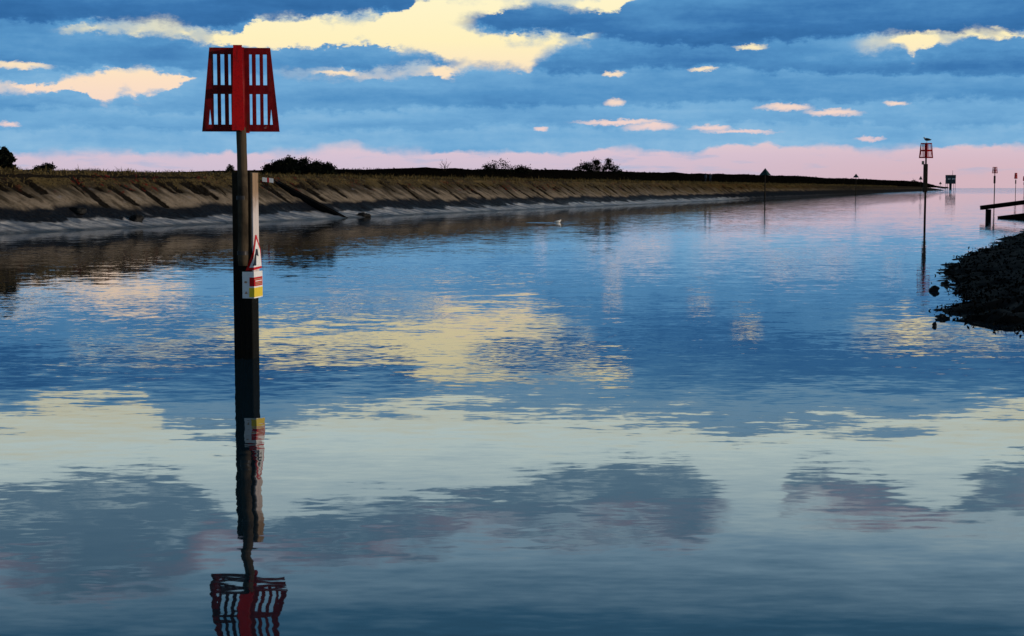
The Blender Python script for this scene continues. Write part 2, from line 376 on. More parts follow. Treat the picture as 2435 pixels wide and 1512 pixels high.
# ------------------------------------------------------------------ mesh helpers
class MB:
    def __init__(s): s.v = []; s.f = []
    def add(s, vs, fs):
        o = len(s.v); s.v += [tuple(v) for v in vs]; s.f += [tuple(o + i for i in f) for f in fs]
    def prism(s, poly, d0, d1, mat):
        """polygon (a,b) extruded from d0 to d1; mat maps (a, d, b) to 3-D"""
        n = len(poly)
        vs = [mat @ Vector((a, d0, c)) for a, c in poly] + [mat @ Vector((a, d1, c)) for a, c in poly]
        s.add(vs, [tuple(range(n)), tuple(range(2 * n - 1, n - 1, -1))] + [(i, i + n, (i + 1) % n + n, (i + 1) % n) for i in range(n)])
    def box(s, x0, x1, y0, y1, z0, z1, mat=Matrix()):
        s.prism([(x0, z0), (x1, z0), (x1, z1), (x0, z1)], y0, y1, mat)
    def loft(s, pts, rad, n=10, sq=None, wob=0., cap=True):
        """tube of given radii through points"""
        rings = []
        for i, p in enumerate(pts):
            p = Vector(p); t = (Vector(pts[min(i + 1, len(pts) - 1)]) - Vector(pts[max(i - 1, 0)])).normalized()
            a = t.cross(Vector((0, 1, 0)) if abs(t.y) < .9 else Vector((1, 0, 0))).normalized(); c = t.cross(a)
            r = rad[i]; ra, rc = (r, r) if not isinstance(r, tuple) else r
            ring = []
            for k in range(n):
                th = 2 * math.pi * k / n; w = 1 + wob * (mnoise.noise(Vector((i * .7, k * 1.3, 2.))))
                ring.append(p + a * math.cos(th) * ra * w + c * math.sin(th) * rc * w)
            rings.append(ring)
        vs = [v for r in rings for v in r]; fs = []
        for i in range(len(pts) - 1):
            for k in range(n): fs.append((i * n + k, i * n + (k + 1) % n, (i + 1) * n + (k + 1) % n, (i + 1) * n + k))
        if cap: fs += [tuple(range(n - 1, -1, -1)), tuple((len(pts) - 1) * n + k for k in range(n))]
        s.add(vs, fs)
    def build(s, name, mat, parent=None, smooth=False, bevel=0):
        me = D.meshes.new(name); me.from_pydata(s.v, [], s.f); me.validate()
        bm = bmesh.new(); bm.from_mesh(me)
        if len(s.v) < 60000: bmesh.ops.recalc_face_normals(bm, faces=bm.faces)
        bm.to_mesh(me); bm.free()
        if smooth:
            for p_ in me.polygons: p_.use_smooth = True
        me.materials.append(M[mat] if isinstance(mat, str) else mat)
        o = D.objects.new(name, me); COL.objects.link(o)
        if parent: o.parent = parent
        if bevel:
            bv = o.modifiers.new('bevel', 'BEVEL'); bv.width = bevel; bv.segments = 2; bv.limit_method = 'ANGLE'
        return o
def tag(o, label=None, cat=None, group=None, kind=None):
    if label: o['label'] = label
    if cat: o['category'] = cat
    if group: o['group'] = group
    if kind: o['kind'] = kind
    return o
def empty(name, loc, rz=0):
    o = D.objects.new(name, None); COL.objects.link(o); o.location = loc; o.rotation_euler = (0, 0, rz); o.empty_display_size = .3
    return o
def copy_tree(o, parent=None):
    c = o.copy(); COL.objects.link(c)
    if parent: c.parent = parent
    for ch in list(o.children): copy_tree(ch, c)
    return c
def fbm(x, y, z=0., o=4): return mnoise.fractal(Vector((x, y, z)), .6, 2.0, o)
def ss(x, a, b):
    t = max(0., min(1., (x - a) / (b - a))); return t * t * (3 - 2 * t)

# ------------------------------------------------------------------ water sheet
mb = MB()
ys = [-60, 0, 15, 30, 60, 120, 250, 500, 1000, 2500, 6000, 14000, 30000]
xs = [-20000, -6000, -2000, -600, -200, -60, -20, 0, 20, 60, 200, 600, 2000, 6000, 20000]
mb.add([(x, y, 0) for y in ys for x in xs], [(j * len(xs) + i, j * len(xs) + i + 1, (j + 1) * len(xs) + i + 1, (j + 1) * len(xs) + i) for j in range(len(ys) - 1) for i in range(len(xs) - 1)])
tag(mb.build('water', 'water', smooth=True), kind='structure')

# ------------------------------------------------------------------ far bank
BD = Vector((.2943, .9557, 0)); BN = Vector((-.9557, .2943, 0)); B0 = Vector((-47.6, 0, 0))
def bank_pt(s, u, z=0.): return B0 + BD * s + BN * u + Vector((0, 0, z))
def bank_s(xpx, u):
    lo, hi = 40., 1800.
    for _ in range(50):
        mid = (lo + hi) / 2
        if proj(bank_pt(mid, u, 3))[0] < xpx: lo = mid
        else: hi = mid
    return lo
PROF = [(-3, -.45), (0, 0), (1.0, .19), (2.0, .42), (2.6, .68), (3.4, 1.2), (4.7, 2.03), (5.95, 2.82), (6.0, 2.84), (6.05, 2.93), (6.3, 3.05), (6.8, 3.19), (8, 3.22), (11, 3.2), (16, 3.1), (30, 2.9), (80, 2.7), (220, 2.4)]
def prof(u):
    for (a, za), (c, zc) in zip(PROF, PROF[1:]):
        if u <= c: return za + (zc - za) * (u - a) / (c - a)
    return PROF[-1][1]
us = [-3, -1.5, -.8, -.4, 0, .25, .5, .75, 1, 1.25, 1.5, 1.75, 2, 2.2, 2.4, 2.6, 2.8, 3, 3.2, 3.4] + [3.4 + .16 * k for k in range(1, 16)] + [5.9, 5.97, 6.0, 6.05, 6.2, 6.5, 7, 7.6, 8.5, 10, 12, 16, 30, 80, 220]
sl = []; s = 15.
while s < 1840: sl.append(s); s += .15 if s < 160 else max(.15, s / 700)
if s < 60: pass
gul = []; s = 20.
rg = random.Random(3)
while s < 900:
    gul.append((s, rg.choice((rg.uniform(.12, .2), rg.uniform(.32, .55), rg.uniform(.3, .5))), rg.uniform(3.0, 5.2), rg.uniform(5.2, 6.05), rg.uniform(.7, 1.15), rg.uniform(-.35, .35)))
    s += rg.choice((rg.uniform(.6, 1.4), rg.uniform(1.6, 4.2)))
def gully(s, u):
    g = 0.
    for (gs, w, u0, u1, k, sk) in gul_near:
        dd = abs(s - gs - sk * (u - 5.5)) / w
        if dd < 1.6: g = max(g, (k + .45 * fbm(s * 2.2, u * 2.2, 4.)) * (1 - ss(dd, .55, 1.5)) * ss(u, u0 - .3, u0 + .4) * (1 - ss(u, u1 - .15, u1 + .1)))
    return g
vs = []; gv = []
TIP = 1810.
for s in sl:
    gul_near = [g for g in gul if abs(g[0] - s) < 2.]
    fd = ss(s, 290, 330); taper = 1 - ss(s, 1150, TIP) * 1.0
    wl = fbm(s * .05, 4.) * .9 + fbm(s * .3, 9.) * .35
    for u in us:
        z = prof(u); g = 0.
        if u < 3: z -= fd * .45 * (1 - ss(u, 1.5, 3)); 
        if u < 2.2 and u > -2: z += wl * .11 * (1 - abs(u - .6) / 2.8)
        if 0 < u < 6: z += fbm(s * .8, u * 1.1, 1.) * .05 + fbm(s * 3, u * 3, 2.) * .03
        if 2 < u < 5.8: z += fbm(s * .25, u * .4, 7.) * .07
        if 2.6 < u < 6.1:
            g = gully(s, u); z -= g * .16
            if 5.93 < u < 6.06 and s < 118: g = max(g, .95 * (1 - ss(s, 104, 116)))  # shade line under the ledge, painted through the same mask
        if u >= 6.05: z += fbm(s * .35, u * .5, 3.) * .10 + fbm(s * 1.7, u, 3.) * .05
        z *= 1.0 if u < 0 else max(.0, taper); z -= .5 * (1 - taper)
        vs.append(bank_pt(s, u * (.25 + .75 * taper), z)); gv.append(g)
n = len(us)
fs = [(i * n + k, (i + 1) * n + k, (i + 1) * n + k + 1, i * n + k + 1) for i in range(len(sl) - 1) for k in range(n - 1)]
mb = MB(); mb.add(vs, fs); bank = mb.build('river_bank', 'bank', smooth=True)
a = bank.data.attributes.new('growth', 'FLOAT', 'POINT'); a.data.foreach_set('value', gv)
if bank.data.polygons[0].normal.z < 0: bank.data.flip_normals()
tag(bank, kind='structure')

# blades and leaves as many small faces
def blades(mb, base_, h, w, lean, rnd):
    a = rnd.uniform(0, math.tau); d = Vector((math.cos(a), math.sin(a), 0)); t = Vector((rnd.uniform(-lean, lean), rnd.uniform(-lean, lean), 1)).normalized()
    b_ = Vector(base_); m_ = b_ + t * h * .55; e = b_ + t * h + Vector((t.x, t.y, 0)) * h * .5 + Vector((0, 0, -.08 * h))
    mb.add([b_ - d * w, b_ + d * w, m_ + d * w * .7, e, m_ - d * w * .7], [(0, 1, 2, 4), (4, 2, 3)])
def leaf(mb, c, sz, rnd):
    q = Vector((rnd.gauss(0, 1), rnd.gauss(0, 1), rnd.gauss(0, 1))).normalized(); r = q.orthogonal().normalized(); k = q.cross(r)
    th = rnd.uniform(0, 6.3); r, k = r * math.cos(th) + k * math.sin(th), k * math.cos(th) - r * math.sin(th)
    c = Vector(c); mb.add([c - r * sz, c + k * sz * .45, c + r * sz, c - k * sz * .45], [(0, 1, 2, 3)])

rnd = random.Random(11)
mb = MB()
s = 50.
while s < 900:
    step = .10 if s < 160 else s / 1500
    s += step
    sc = max(1., s / 140)
    cl = fbm(s * .30, 1.) + .8 * fbm(s * 1.1, 5.)
    for _ in range(7):
        u = rnd.choice((rnd.uniform(6.06, 7.0), rnd.uniform(6.06, 7.4), rnd.uniform(6.1, 10)))
        hh = (.15 + .42 * max(0, cl + .05)) * rnd.uniform(.6, 1.25)
        blades(mb, bank_pt(s + rnd.uniform(-.1, .1), u, prof(u) + fbm(s * .35, u * .5, 3.) * .10 - .03), hh * min(1.3, sc ** .2), .018 * sc, .5, rnd)
    # tufts over the upper facing
    if rnd.random() < .9:
        u = 5.98 - abs(rnd.gauss(0, .75))
        if fbm(s * .5, u * .8, 8.) > -.08: blades(mb, bank_pt(s, u, prof(u) - .03), rnd.uniform(.1, .24), .018 * sc, .8, rnd)
dk = MB()  # dark blades over the grooves, adding to their painted shade
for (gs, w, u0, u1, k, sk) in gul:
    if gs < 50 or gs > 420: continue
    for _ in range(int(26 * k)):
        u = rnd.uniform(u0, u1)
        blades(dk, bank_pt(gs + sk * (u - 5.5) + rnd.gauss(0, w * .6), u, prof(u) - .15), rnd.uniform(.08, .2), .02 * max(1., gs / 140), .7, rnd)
tag(mb.build('grass', 'straw'), kind='stuff')
DARK_BLADES = dk

# dark scrub ridge behind the bank
crest = [(560, 408), (700, 406), (800, 404), (900, 402), (1050, 401), (1150, 402), (1260, 403), (1340, 406), (1500, 408), (1600, 412), (1650, 414), (1720, 415), (1800, 416.5), (1900, 419), (1960, 424), (2050, 426), (2100, 429), (2150, 430.5), (2185, 433), (2205, 437), (2225, 443), (2240, 446), (2260, 448), (2300, 449)]
def crest_y(x):
    for (a, ya), (c, yc) in zip(crest, crest[1:]):
        if x <= c: return ya + (yc - ya) * (x - a) / (c - a)
    return 449
vs = []; rows = []
s = 100.
UR = [13, 17, 21, 25, 28, 33, 40, 60]; HR = [0, .25, .6, .9, 1., .97, .8, .2]
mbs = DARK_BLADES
while s < 1790:
    pt = bank_pt(s, 28 * (1 - .75 * ss(s, 1000, 1790)), 4); x = proj(pt)[0]
    hz_ = HC + (447 - crest_y(x)) * pt.y / F + (fbm(s * .045, 3.) * .34 + fbm(s * .19, 8.) * .2) * (1 - .6 * ss(s, 600, 1500))
    k0 = ss(s, 112, 140); row = []
    for u, hh in zip(UR, HR):
        z = 2.7 + (hz_ - 2.8 + fbm(s * .08, u * .1) * .25) * hh * k0
        row.append(len(vs)); vs.append(bank_pt(s, u * (1 - .75 * ss(s, 1000, 1790)), max(z, .0 if s > 1500 else 2.6)))
    rows.append(row)
    szr = max(.11, s * .00055)
    for _ in range(26):
        u = rnd.uniform(14, 33); k = 0
        while UR[k + 1] < u: k += 1
        hh = HR[k] + (HR[k + 1] - HR[k]) * (u - UR[k]) / (UR[k + 1] - UR[k])
        z = 2.7 + (hz_ - 2.8) * hh * k0 + rnd.uniform(-.1, .12) * (1 + .5 * fbm(s * .2, u))
        leaf(mbs, bank_pt(s + rnd.uniform(-.5, .5) * s / 250, u * (1 - .75 * ss(s, 1000, 1790)), z), szr * rnd.uniform(.7, 1.3), rnd)
    s += max(.35, s / 330)
mb = MB(); mb.add(vs, [(r0[k], r1[k], r1[k + 1], r0[k + 1]) for r0, r1 in zip(rows, rows[1:]) for k in range(len(UR) - 1)])
o = mb.build('hill', 'scrub_ground', smooth=True); tag(o, kind='structure')
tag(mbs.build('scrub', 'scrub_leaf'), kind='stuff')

# bushes: trunk, limbs and a crown of small leaves
def bush(name, lobes, u, label, cat='bush', leaves=900, size=.13, dens=1.0, bare=False):
    """lobes: (pixel x, pixel y of the top, half width px, base y) - each a clump of leaves on its own stems"""
    x0 = sum(l[0] for l in lobes) / len(lobes); s0 = bank_s(x0, u); root = empty(name, bank_pt(s0, u, prof(u) - .05))
    tag(root, label, cat, 'bushes on the far bank')
    rr = random.Random(int(x0)); lv = MB(); tr = MB(); O = Vector(root.location)
    for (x, yt, hw, yb) in lobes:
        c = at(x, (yt + yb) / 2, O.y); px_ = O.y / F; w = hw * px_
        gz = O.z; h = at(x, yt, O.y).z - gz
        basep = Vector((c.x, c.y, gz))
        for k in range(5):
            a = rr.uniform(0, 6.28); e = basep + Vector((math.cos(a) * w * .75, math.sin(a) * w * .6, h * rr.uniform(.55, .95)))
            st = basep * .25 + Vector((O.x, O.y, gz)) * .75 + Vector((rr.uniform(-.04, .04), rr.uniform(-.04, .04), -.1)); mid = (st + e) / 2 + Vector((rr.uniform(-.1, .1), 0, .1))
            tr.loft([st - O, mid - O, e - O], [.05, .035, .012], 6)
        clumps = []
        for k in range(int(26 * dens)):
            a = rr.uniform(0, 6.28); q = rr.random() ** .5; zf = rr.uniform(.05, 1)
            lim = math.sqrt(max(.06, 1 - zf ** 3.2))
            clumps.append((basep + Vector((math.cos(a) * w * q * lim, math.sin(a) * w * .8 * q * lim, h * zf * .93)), rr.uniform(.18, .34) * min(w, h * 1.3)))
        for k in range(int(leaves * 1.9)):
            cc, cr = rr.choice(clumps); v = Vector((rr.gauss(0, .6), rr.gauss(0, .6), rr.gauss(0, .5))) * cr
            p_ = cc + v; p_.z = max(p_.z, gz); leaf(lv, p_ - O, size * rr.uniform(.6, 1.3), rr)
    tr.build('trunk', 'bark', root, smooth=True); lv.build('crown', 'bush_leaf', root)
    return root
bush('bush', [(640, 394, 20, 412), (662, 384, 26, 412), (690, 377, 32, 412), (718, 380, 30, 412), (745, 386, 28, 412), (774, 393, 28, 412)], 12, 'large wide dark bush just right of the tall beacon pole, longest on the bank', leaves=2600, size=.10)
bush('bush', [(4, 347, 24, 402), (22, 362, 14, 402), (-40, 352, 40, 402)], 10, 'dark ragged bush cut by the left edge of the photo', leaves=1500, size=.09)
bush('bush', [(112, 391, 22, 406), (95, 396, 20, 406)], 14, 'low sparse bush between the left edge and the tall beacon', leaves=700, size=.07)
bush('bush', [(548, 392, 12, 409)], 12, 'small thin bush hidden mostly behind the tall beacon pole', leaves=260, size=.07)
bush('bush', [(1190, 384, 42, 408), (1238, 395, 28, 408), (1160, 393, 24, 408)], 26, 'rounded dark bush in the middle, right of the bare sapling', leaves=1200, size=.14)
bush('bush', [(1413, 377, 26, 412), (1396, 386, 30, 412)], 26, 'taller dark bush, left half of the pair with a gap between', leaves=1500, size=.15)
bush('bush', [(1447, 377, 18, 412), (1462, 390, 20, 412)], 26, 'taller dark bush, right half of the pair with a gap between', leaves=1100, size=.15)
bush('bush', [(1372, 394, 14, 412)], 26, 'little shrub at the left foot of the pair of taller bushes', leaves=300, size=.14)
bush('bush', [(1298, 399, 12, 408)], 26, 'tiny shrub midway between the rounded bush and the paired bushes', leaves=200, size=.13)
bush('bush', [(2174, 429, 10, 438)], 16, 'dark low shrub on the far end of the bank beside the slender far beacon', leaves=260, size=.5)

# bare sapling
u = 24; s0 = bank_s(1057, u); root = empty('sapling', bank_pt(s0, u, 3.2)); O = Vector(root.location); k = O.y / F
tag(root, 'bare leafless sapling standing alone on the bank skyline', 'tree')
tr = MB(); z0 = 0; zt = (447 - 372) * k + HC - O.z
tr.loft([(0, 0, -.2), (.05, 0, zt * .45), (.0, 0, zt * .6)], [.05, .04, .03], 6); tr.build('trunk', 'bark', root, smooth=True)
br = MB(); rr = random.Random(5)
for q in range(13):
    a = rr.uniform(-1, 1); z1 = zt * rr.uniform(.35, .6); L = zt * rr.uniform(.25, .45)
    e = Vector((a * L * .75, rr.uniform(-.3, .3) * L, z1 + L * (1.05 - abs(a) * .5))); mid = Vector((a * L * .5, 0, z1 + L * .35))
    br.loft([(.02, 0, z1), mid, e], [.028, .02, .01], 5)
br.build('branches', 'bark', root, smooth=True)

# ------------------------------------------------------------------ ramp, board, boulders, walkers on the far bank
sR = bank_s(655, 5.9); root = empty('bank_ramp', bank_pt(sR, 0, 0)); root.rotation_euler = (0, 0, math.atan2(BN.y, BN.x))
tag(root, 'dark weed-covered ramp running down the far bank into the water', 'ramp')
mb = MB(); N_ = 16
poly_t = [(u, .0 + (u - .3) * .49) for u in (-.3, .6, 2, 3.4, 4.7, 5.95, 6.4)]
poly = [(a, c) for a, c in poly_t] + [(a, c - .6) for a, c in reversed(poly_t)]
mb.prism(poly, -.22, .22, Matrix()); mb.build('ramp_body', 'ramp', root, bevel=.02)
for e_ in (-1, 1):
    kb = MB(); kb.prism([(a, c + .07) for a, c in poly_t] + [(a, c - .3) for a, c in reversed(poly_t)], e_ * .223, e_ * .29, Matrix()); kb.build('kerb', 'ramp', root, bevel=.015)
    
pS = at(640, 428, bank_pt(bank_s(640, 5.0), 5.0).y); root = empty('marker_board', (pS.x - .1, pS.y, 2.1)); O = Vector(root.location)
tag(root, 'small red and white marker board at the head of the dark ramp', 'sign')
k = O.y / F
def zy(y, Y): return at(CX, y, Y).z
mb = MB(); mb.box(-.03, .03, .02, .08, 0, zy(424, O.y) - O.z); mb.build('post', 'post_dark', root)
zc = zy(428, O.y) - O.z; h_ = 5.2 * k
for nm, mt, x0, x1 in (('white_panel', 'sign_white', -13, -2), ('red_stripe', 'sign_red', -2, 3), ('white_panel', 'sign_white', 3, 13)):
    mb = MB(); sl_ = -.05
    mb.prism([(x0 * k, zc - h_ - x0 * k * .12), (x1 * k, zc - h_ - x1 * k * .12), (x1 * k, zc + h_ - x1 * k * .12), (x0 * k, zc + h_ - x0 * k * .12)], -.02, .015, Matrix()); mb.build(nm, mt, root)

def boulder(loc, r, label, seed, mat='wet_rock', sq=.6, name='boulder', group=None):
    bm = bmesh.new(); bmesh.ops.create_icosphere(bm, subdivisions=3, radius=1)
    for v in bm.verts:
        d_ = 1 + .55 * fbm(v.co.x * 1.1 + seed, v.co.y * 1.1, v.co.z * 1.1, 4)
        v.co = Vector((v.co.x * r[0] * d_, v.co.y * r[1] * d_, v.co.z * r[2] * d_))
    me = D.meshes.new(name); bm.to_mesh(me); bm.free()
    for p_ in me.polygons: p_.use_smooth = True
    me.materials.append(M[mat]); o = D.objects.new(name, me); COL.objects.link(o); o.location = loc; tag(o, label, 'rock', group)
    return o
for (x, u, r, lab) in [(322, 1.7, (.38, .5, .25), 'dark boulder on the pale mud left of the tall beacon'), (862, .35, (.55, .45, .22), 'dark boulder at the water edge right of the dark ramp'),
                       (180, 2.9, (.5, .4, .22), 'weedy boulder on the mud nearest the left edge of the photo')]:
    s0 = bank_s(x, u); boulder(bank_pt(s0, u, prof(u) + .05), r, lab, x, group='boulders on the far bank')

def walker(x, label, phase):
    u = 7.2; s0 = bank_s(x, u); root = empty('person', bank_pt(s0, u, prof(u) + .06), math.atan2(BD.y, BD.x) - math.pi / 2)
    tag(root, label, 'person', 'walkers on the far bank')
    g = phase
    me = D.meshes.new('body')
    J = [(0, 0, .92), (0, .01, 1.12), (0, .02, 1.34), (0, .02, 1.48), (0, .05, 1.56), (0, .05, 1.68),
         (-.09, 0, .88), (-.10, .12 * g, .48), (-.10, .04 * g - .06, .08), (-.10, .04 * g + .10, .04),
         (.09, 0, .88), (.10, -.08 * g, .48), (.10, -.24 * g, .09), (.10, -.24 * g + .14, .04),
         (-.19, .02, 1.40), (-.24, -.08 * g, 1.14), (-.23, -.02 * g + .06, .90), (.19, .02, 1.40), (.24, .10 * g, 1.14), (.23, .18 * g, .92)]
    Rr = [.15, .14, .17, .07, .085, .09, .095, .065, .045, .035, .095, .065, .045, .035, .065, .05, .04, .065, .05, .04]
    Ed = [(0, 1), (1, 2), (2, 3), (3, 4), (4, 5), (0, 6), (6, 7), (7, 8), (8, 9), (0, 10), (10, 11), (11, 12), (12, 13), (2, 14), (14, 15), (15, 16), (2, 17), (17, 18), (18, 19)]
    me.from_pydata(J, Ed, []); o = D.objects.new('body', me); COL.objects.link(o); o.parent = root
    sk = o.modifiers.new('skin', 'SKIN'); o.modifiers.new('sub', 'SUBSURF').render_levels = 1
    for i, r_ in enumerate(Rr): me.skin_vertices[0].data[i].radius = (r_, r_ * .8)
    me.skin_vertices[0].data[0].use_root = True
    me.materials.append(M['coat'])
    hd = MB(); hd.loft([(0, .05, 1.55), (0, .055, 1.60), (0, .05, 1.67), (0, .04, 1.73), (0, .04, 1.76)], [.05, .078, .088, .065, .02], 10); hd.build('hair', 'bark', root, smooth=True)
    cj = MB(); cj.loft([(0, 0, .80), (0, .01, .95), (0, .01, 1.15), (0, .02, 1.36), (0, .02, 1.46)], [(.21, .16), (.20, .155), (.19, .15), (.21, .14), (.09, .08)], 12); cj.build('coat', 'trousers', root, smooth=True)
walker(1677, 'left of two distant people in dark clothes walking on the far bank', 1)
walker(1688, 'right of two distant people in dark clothes walking on the far bank', -1)

# ------------------------------------------------------------------ beacons
TH, TBW, TTW = 1.085, 1.0, .784                                     # topmark height, bottom and top width
def panel(mat3):
    """slotted tapering board in local (a, d, c): a across, c up from its lower edge"""
    mb = MB(); k = .000893; t = .018
    X = lambda zx: (zx - 720) * k; Z = lambda zy_: (1330 - zy_) * k
    edge = lambda zz_: TBW / 2 - (TBW - TTW) / 2 * zz_ / TH
    def quad(a0, a1, z0, z1, a0t=None, a1t=None):
        mb.prism([(a0, z0), (a1, z0), (a1 if a1t is None else a1t, z1), (a0 if a0t is None else a0t, z1)], -t, t, mat3)
    rails = [(0, Z(1228)), (Z(785), Z(655)), (Z(210), TH)]
    for z0, z1 in rails: quad(-edge(z0), edge(z0), z0, z1, -edge(z1), edge(z1))
    zl0, zl1 = rails[0][1], rails[1][0]; zu0, zu1 = rails[1][1], rails[2][0]
    for sg in (-1, 1):
        q = lambda a0, a1, z0, z1, b0=None, b1=None: quad(*((sg * a0, sg * a1, z0, z1, None if b0 is None else sg * b0, None if b1 is None else sg * b1)))
        # slots (from the centre): .10-.145 narrow, .205-.26, .305-.36
        for z0, z1 in ((zl0, zl1), (zu0, zu1)):
            q(0, .118, z0, z1); q(.152, .202, z0, z1); q(.252, .296, z0, z1)
        q(.346, edge(zu0), zu0, zu1, None, edge(zu1))
        zs = Z(1010)
        q(.346, .376, zl0, zs, None, .392)
        q(.413, edge(zl0), zl0, zs, .396, edge(zs))
        q(.346, edge(zs), zs, zl1, None, edge(zl1))
    return mb
def topmark(parent, z):
    mb = MB(); mb.loft([(0, 0, .0), (0, 0, TH + .004)], [.062, .058], 14); mb.build('mast', 'dark_red', parent, smooth=True)
    I = Matrix.Translation((0, 0, z)); rot = I @ Matrix.Rotation(R(90), 4, 'Z')
    panel(I).build('daymark_panel', 'dark_red', parent)
    panel(rot).build('daymark_panel', 'dark_red', parent)
    for sg in (-1, 1):
        mb = MB()
        y0 = TBW / 2 + .003; y1 = TTW / 2 + .003; w0, w1 = .078, .055; t = .02
        vs = [(-w0, sg * y0, z), (w0, sg * y0, z), (w1, sg * y1, z + TH), (-w1, sg * y1, z + TH), (-w0, sg * (y0 + t), z), (w0, sg * (y0 + t), z), (w1, sg * (y1 + t), z + TH), (-w1, sg * (y1 + t), z + TH)]
        mb.add(vs, [(0, 1, 2, 3), (7, 6, 5, 4), (0, 4, 5, 1), (1, 5, 6, 2), (2, 6, 7, 3), (3, 7, 4, 0)])
        mb.build('reflective_strip', 'red', parent)

YM = onwater(587, 850).y
PM = onwater(587, 850)
root = empty('channel_beacon', PM); tag(root, 'tall red slotted beacon standing nearest on a square black pile with warning signs', 'beacon', 'red beacons marking the channel')
O = Vector(root.location); kM = YM / F
cdir = Vector((-PM.x, -PM.y, 0)).normalized()
ang = math.atan2(cdir.y, cdir.x) - R(19.4)                           # heading of the pile's wide dark face
fn = Vector((math.cos(ang), math.sin(ang), 0)); rn = Vector((-fn.y, fn.x, 0))    # rn: the lit right-hand face
if rn.x < 0: rn = -rn
HS = .128
rotm = Matrix(((rn.x, -fn.x, 0, 0), (rn.y, -fn.y, 0, 0), (0, 0, 1, 0), (0, 0, 0, 1)))   # local a -> right face, d -> away from the camera
ztop = zy(409, YM)
mb = MB(); mb.box(-HS, HS, -HS, HS, -1.2, ztop, rotm); pile = mb.build('pile', 'pile_timber', root, bevel=.012)
mb = MB(); mb.box(HS + .001, HS + .022, -HS + .012, -.012, zy(700, YM), ztop - .01, rotm); mb.build('facing_plank', 'plank_timber', root, bevel=.004)  # thin boards added over the sunlit face to carry its painted pale tone
mb = MB(); mb.box(HS + .001, HS + .018, .004, HS - .012, zy(700, YM), ztop - .01, rotm); mb.build('facing_plank', 'plank_timber', root, bevel=.004)
# round pole lashed to the camera side of the pile
pc = fn * (HS + .06)
for _ in range(4): pc = pc + rn * ((574 - proj(O + pc + Vector((0, 0, 2.5)))[0]) * kM / rn.x)
pts = []; rad = []
zb = zy(632, YM - .2); zt = zy(313, YM - .2) + .05
for i in range(26):
    f_ = i / 25; pts.append((pc.x + .012 * math.sin(f_ * 3), pc.y, zb + (zt - zb) * f_)); rad.append((.068 - .004 * f_) * (1 if i else .85))
mb = MB(); mb.loft(pts, rad, 18, wob=.06); mb.build('pole', 'pole_timber', root, smooth=True)
# two steel straps
for yy in (470, 600):
    mb = MB(); z_ = zy(yy, YM)
    for (a, c_) in ((0, 0),):
        mb.loft([(pc.x, pc.y, z_ - .025), (pc.x, pc.y, z_ + .025)], [.072, .072], 18)
    mb.build('strap', 'steel', root)
tm = empty('topmark', (0, 0, 0)); tm.parent = root; tm.location = (pc.x, pc.y, zy(313, YM - .2)); tm.rotation_euler = (0, 0, math.atan2(-PM.x, PM.y) + R(-4.0)); tm.scale = (.975, .975, .975)
topmark(tm, 0)

# signs wrapped round the pile's near right-hand corner
def wrap(a, c, off):
    """a: distance along the sheet from the corner (+ on the lit face, - on the dark face); c: height"""
    if a >= 0: l = Vector((HS + .024 + off, -HS - .004 - off + a, c))
    else: l = Vector((HS + .024 + off + a, -HS - .004 - off, c))
    return rotm @ l
def sheet(poly, off, name, mat, parent, th=.003, nseg=1):
    """poly cut at the corner a = 0 so that it folds cleanly"""
    def clip(pl, keep):
        out = []
        for i in range(len(pl)):
            p_, q_ = pl[i], pl[(i + 1) % len(pl)]
            ip, iq = (p_[0] >= 0) == keep or p_[0] == 0, (q_[0] >= 0) == keep or q_[0] == 0
            if ip: out.append(p_)
            if ip != iq:
                t = p_[0] / (p_[0] - q_[0]); out.append((0., p_[1] + (q_[1] - p_[1]) * t))
        return out
    mb = MB()
    for keep in (True, False):
        pl = clip(poly, keep)
        if len(pl) < 3: continue
        n = len(pl); sgn = 1 if keep else -1
        f0 = [wrap(a if keep else min(a, -1e-6), c, off) for a, c in pl]; f1 = [wrap(a if keep else min(a, -1e-6), c, off + th) for a, c in pl]
        mb.add(f0 + f1, [tuple(range(n)), tuple(range(2 * n - 1, n - 1, -1))] + [(i, i + n, (i + 1) % n + n, (i + 1) % n) for i in range(n)])
    return mb.build(name, mat, parent)
ca_, sa_ = math.cos(R(19.4)), math.sin(R(19.4))
xc = proj(O + wrap(0, 1.0, 0))[0] * 1.0517                            # corner, photo px
def sx(xp):                                                           # photo px -> distance along the sheet
    d_ = (xp - xc) / 1.0517 * kM
    return d_ / sa_ if d_ >= 0 else d_ / ca_
def sz(yp): return zy(yp / 1.0517, YM)
def R4(x0, x1, y0, y1): return [(sx(x0), sz(y1)), (sx(x1), sz(y1)), (sx(x1), sz(y0)), (sx(x0), sz(y0))]
nb_ = sheet(R4(606, 656, 678, 744), .002, 'notice_board', 'sign_white', root)
sheet(R4(623, 655, 692, 714), .007, 'red_panel', 'sign_red', nb_, .002)
sheet(R4(622, 655.5, 718, 741), .007, 'yellow_panel', 'sign_yellow', nb_, .002)
for y_ in (697, 701.5, 706, 710):
    sheet(R4(635 if y_ < 700 else 637, 653.5, y_ - 1.2, y_ + 1.2), .011, 'text_line', 'sign_tan' if y_ != 701.5 else 'sign_white', nb_, .001)
sheet([(sx(611.5), sz(706.5)), (sx(616), sz(706.5)), (sx(617.3), sz(704)), (sx(616), sz(701.5)), (sx(611.5), sz(701.5)), (sx(610.2), sz(704))], .007, 'hazard_symbol', 'sign_tan', nb_, .001)
sheet([(sx(611), sz(733)), (sx(618), sz(733)), (sx(614.5), sz(726))], .007, 'hazard_symbol', 'sign_tan', nb_, .001)
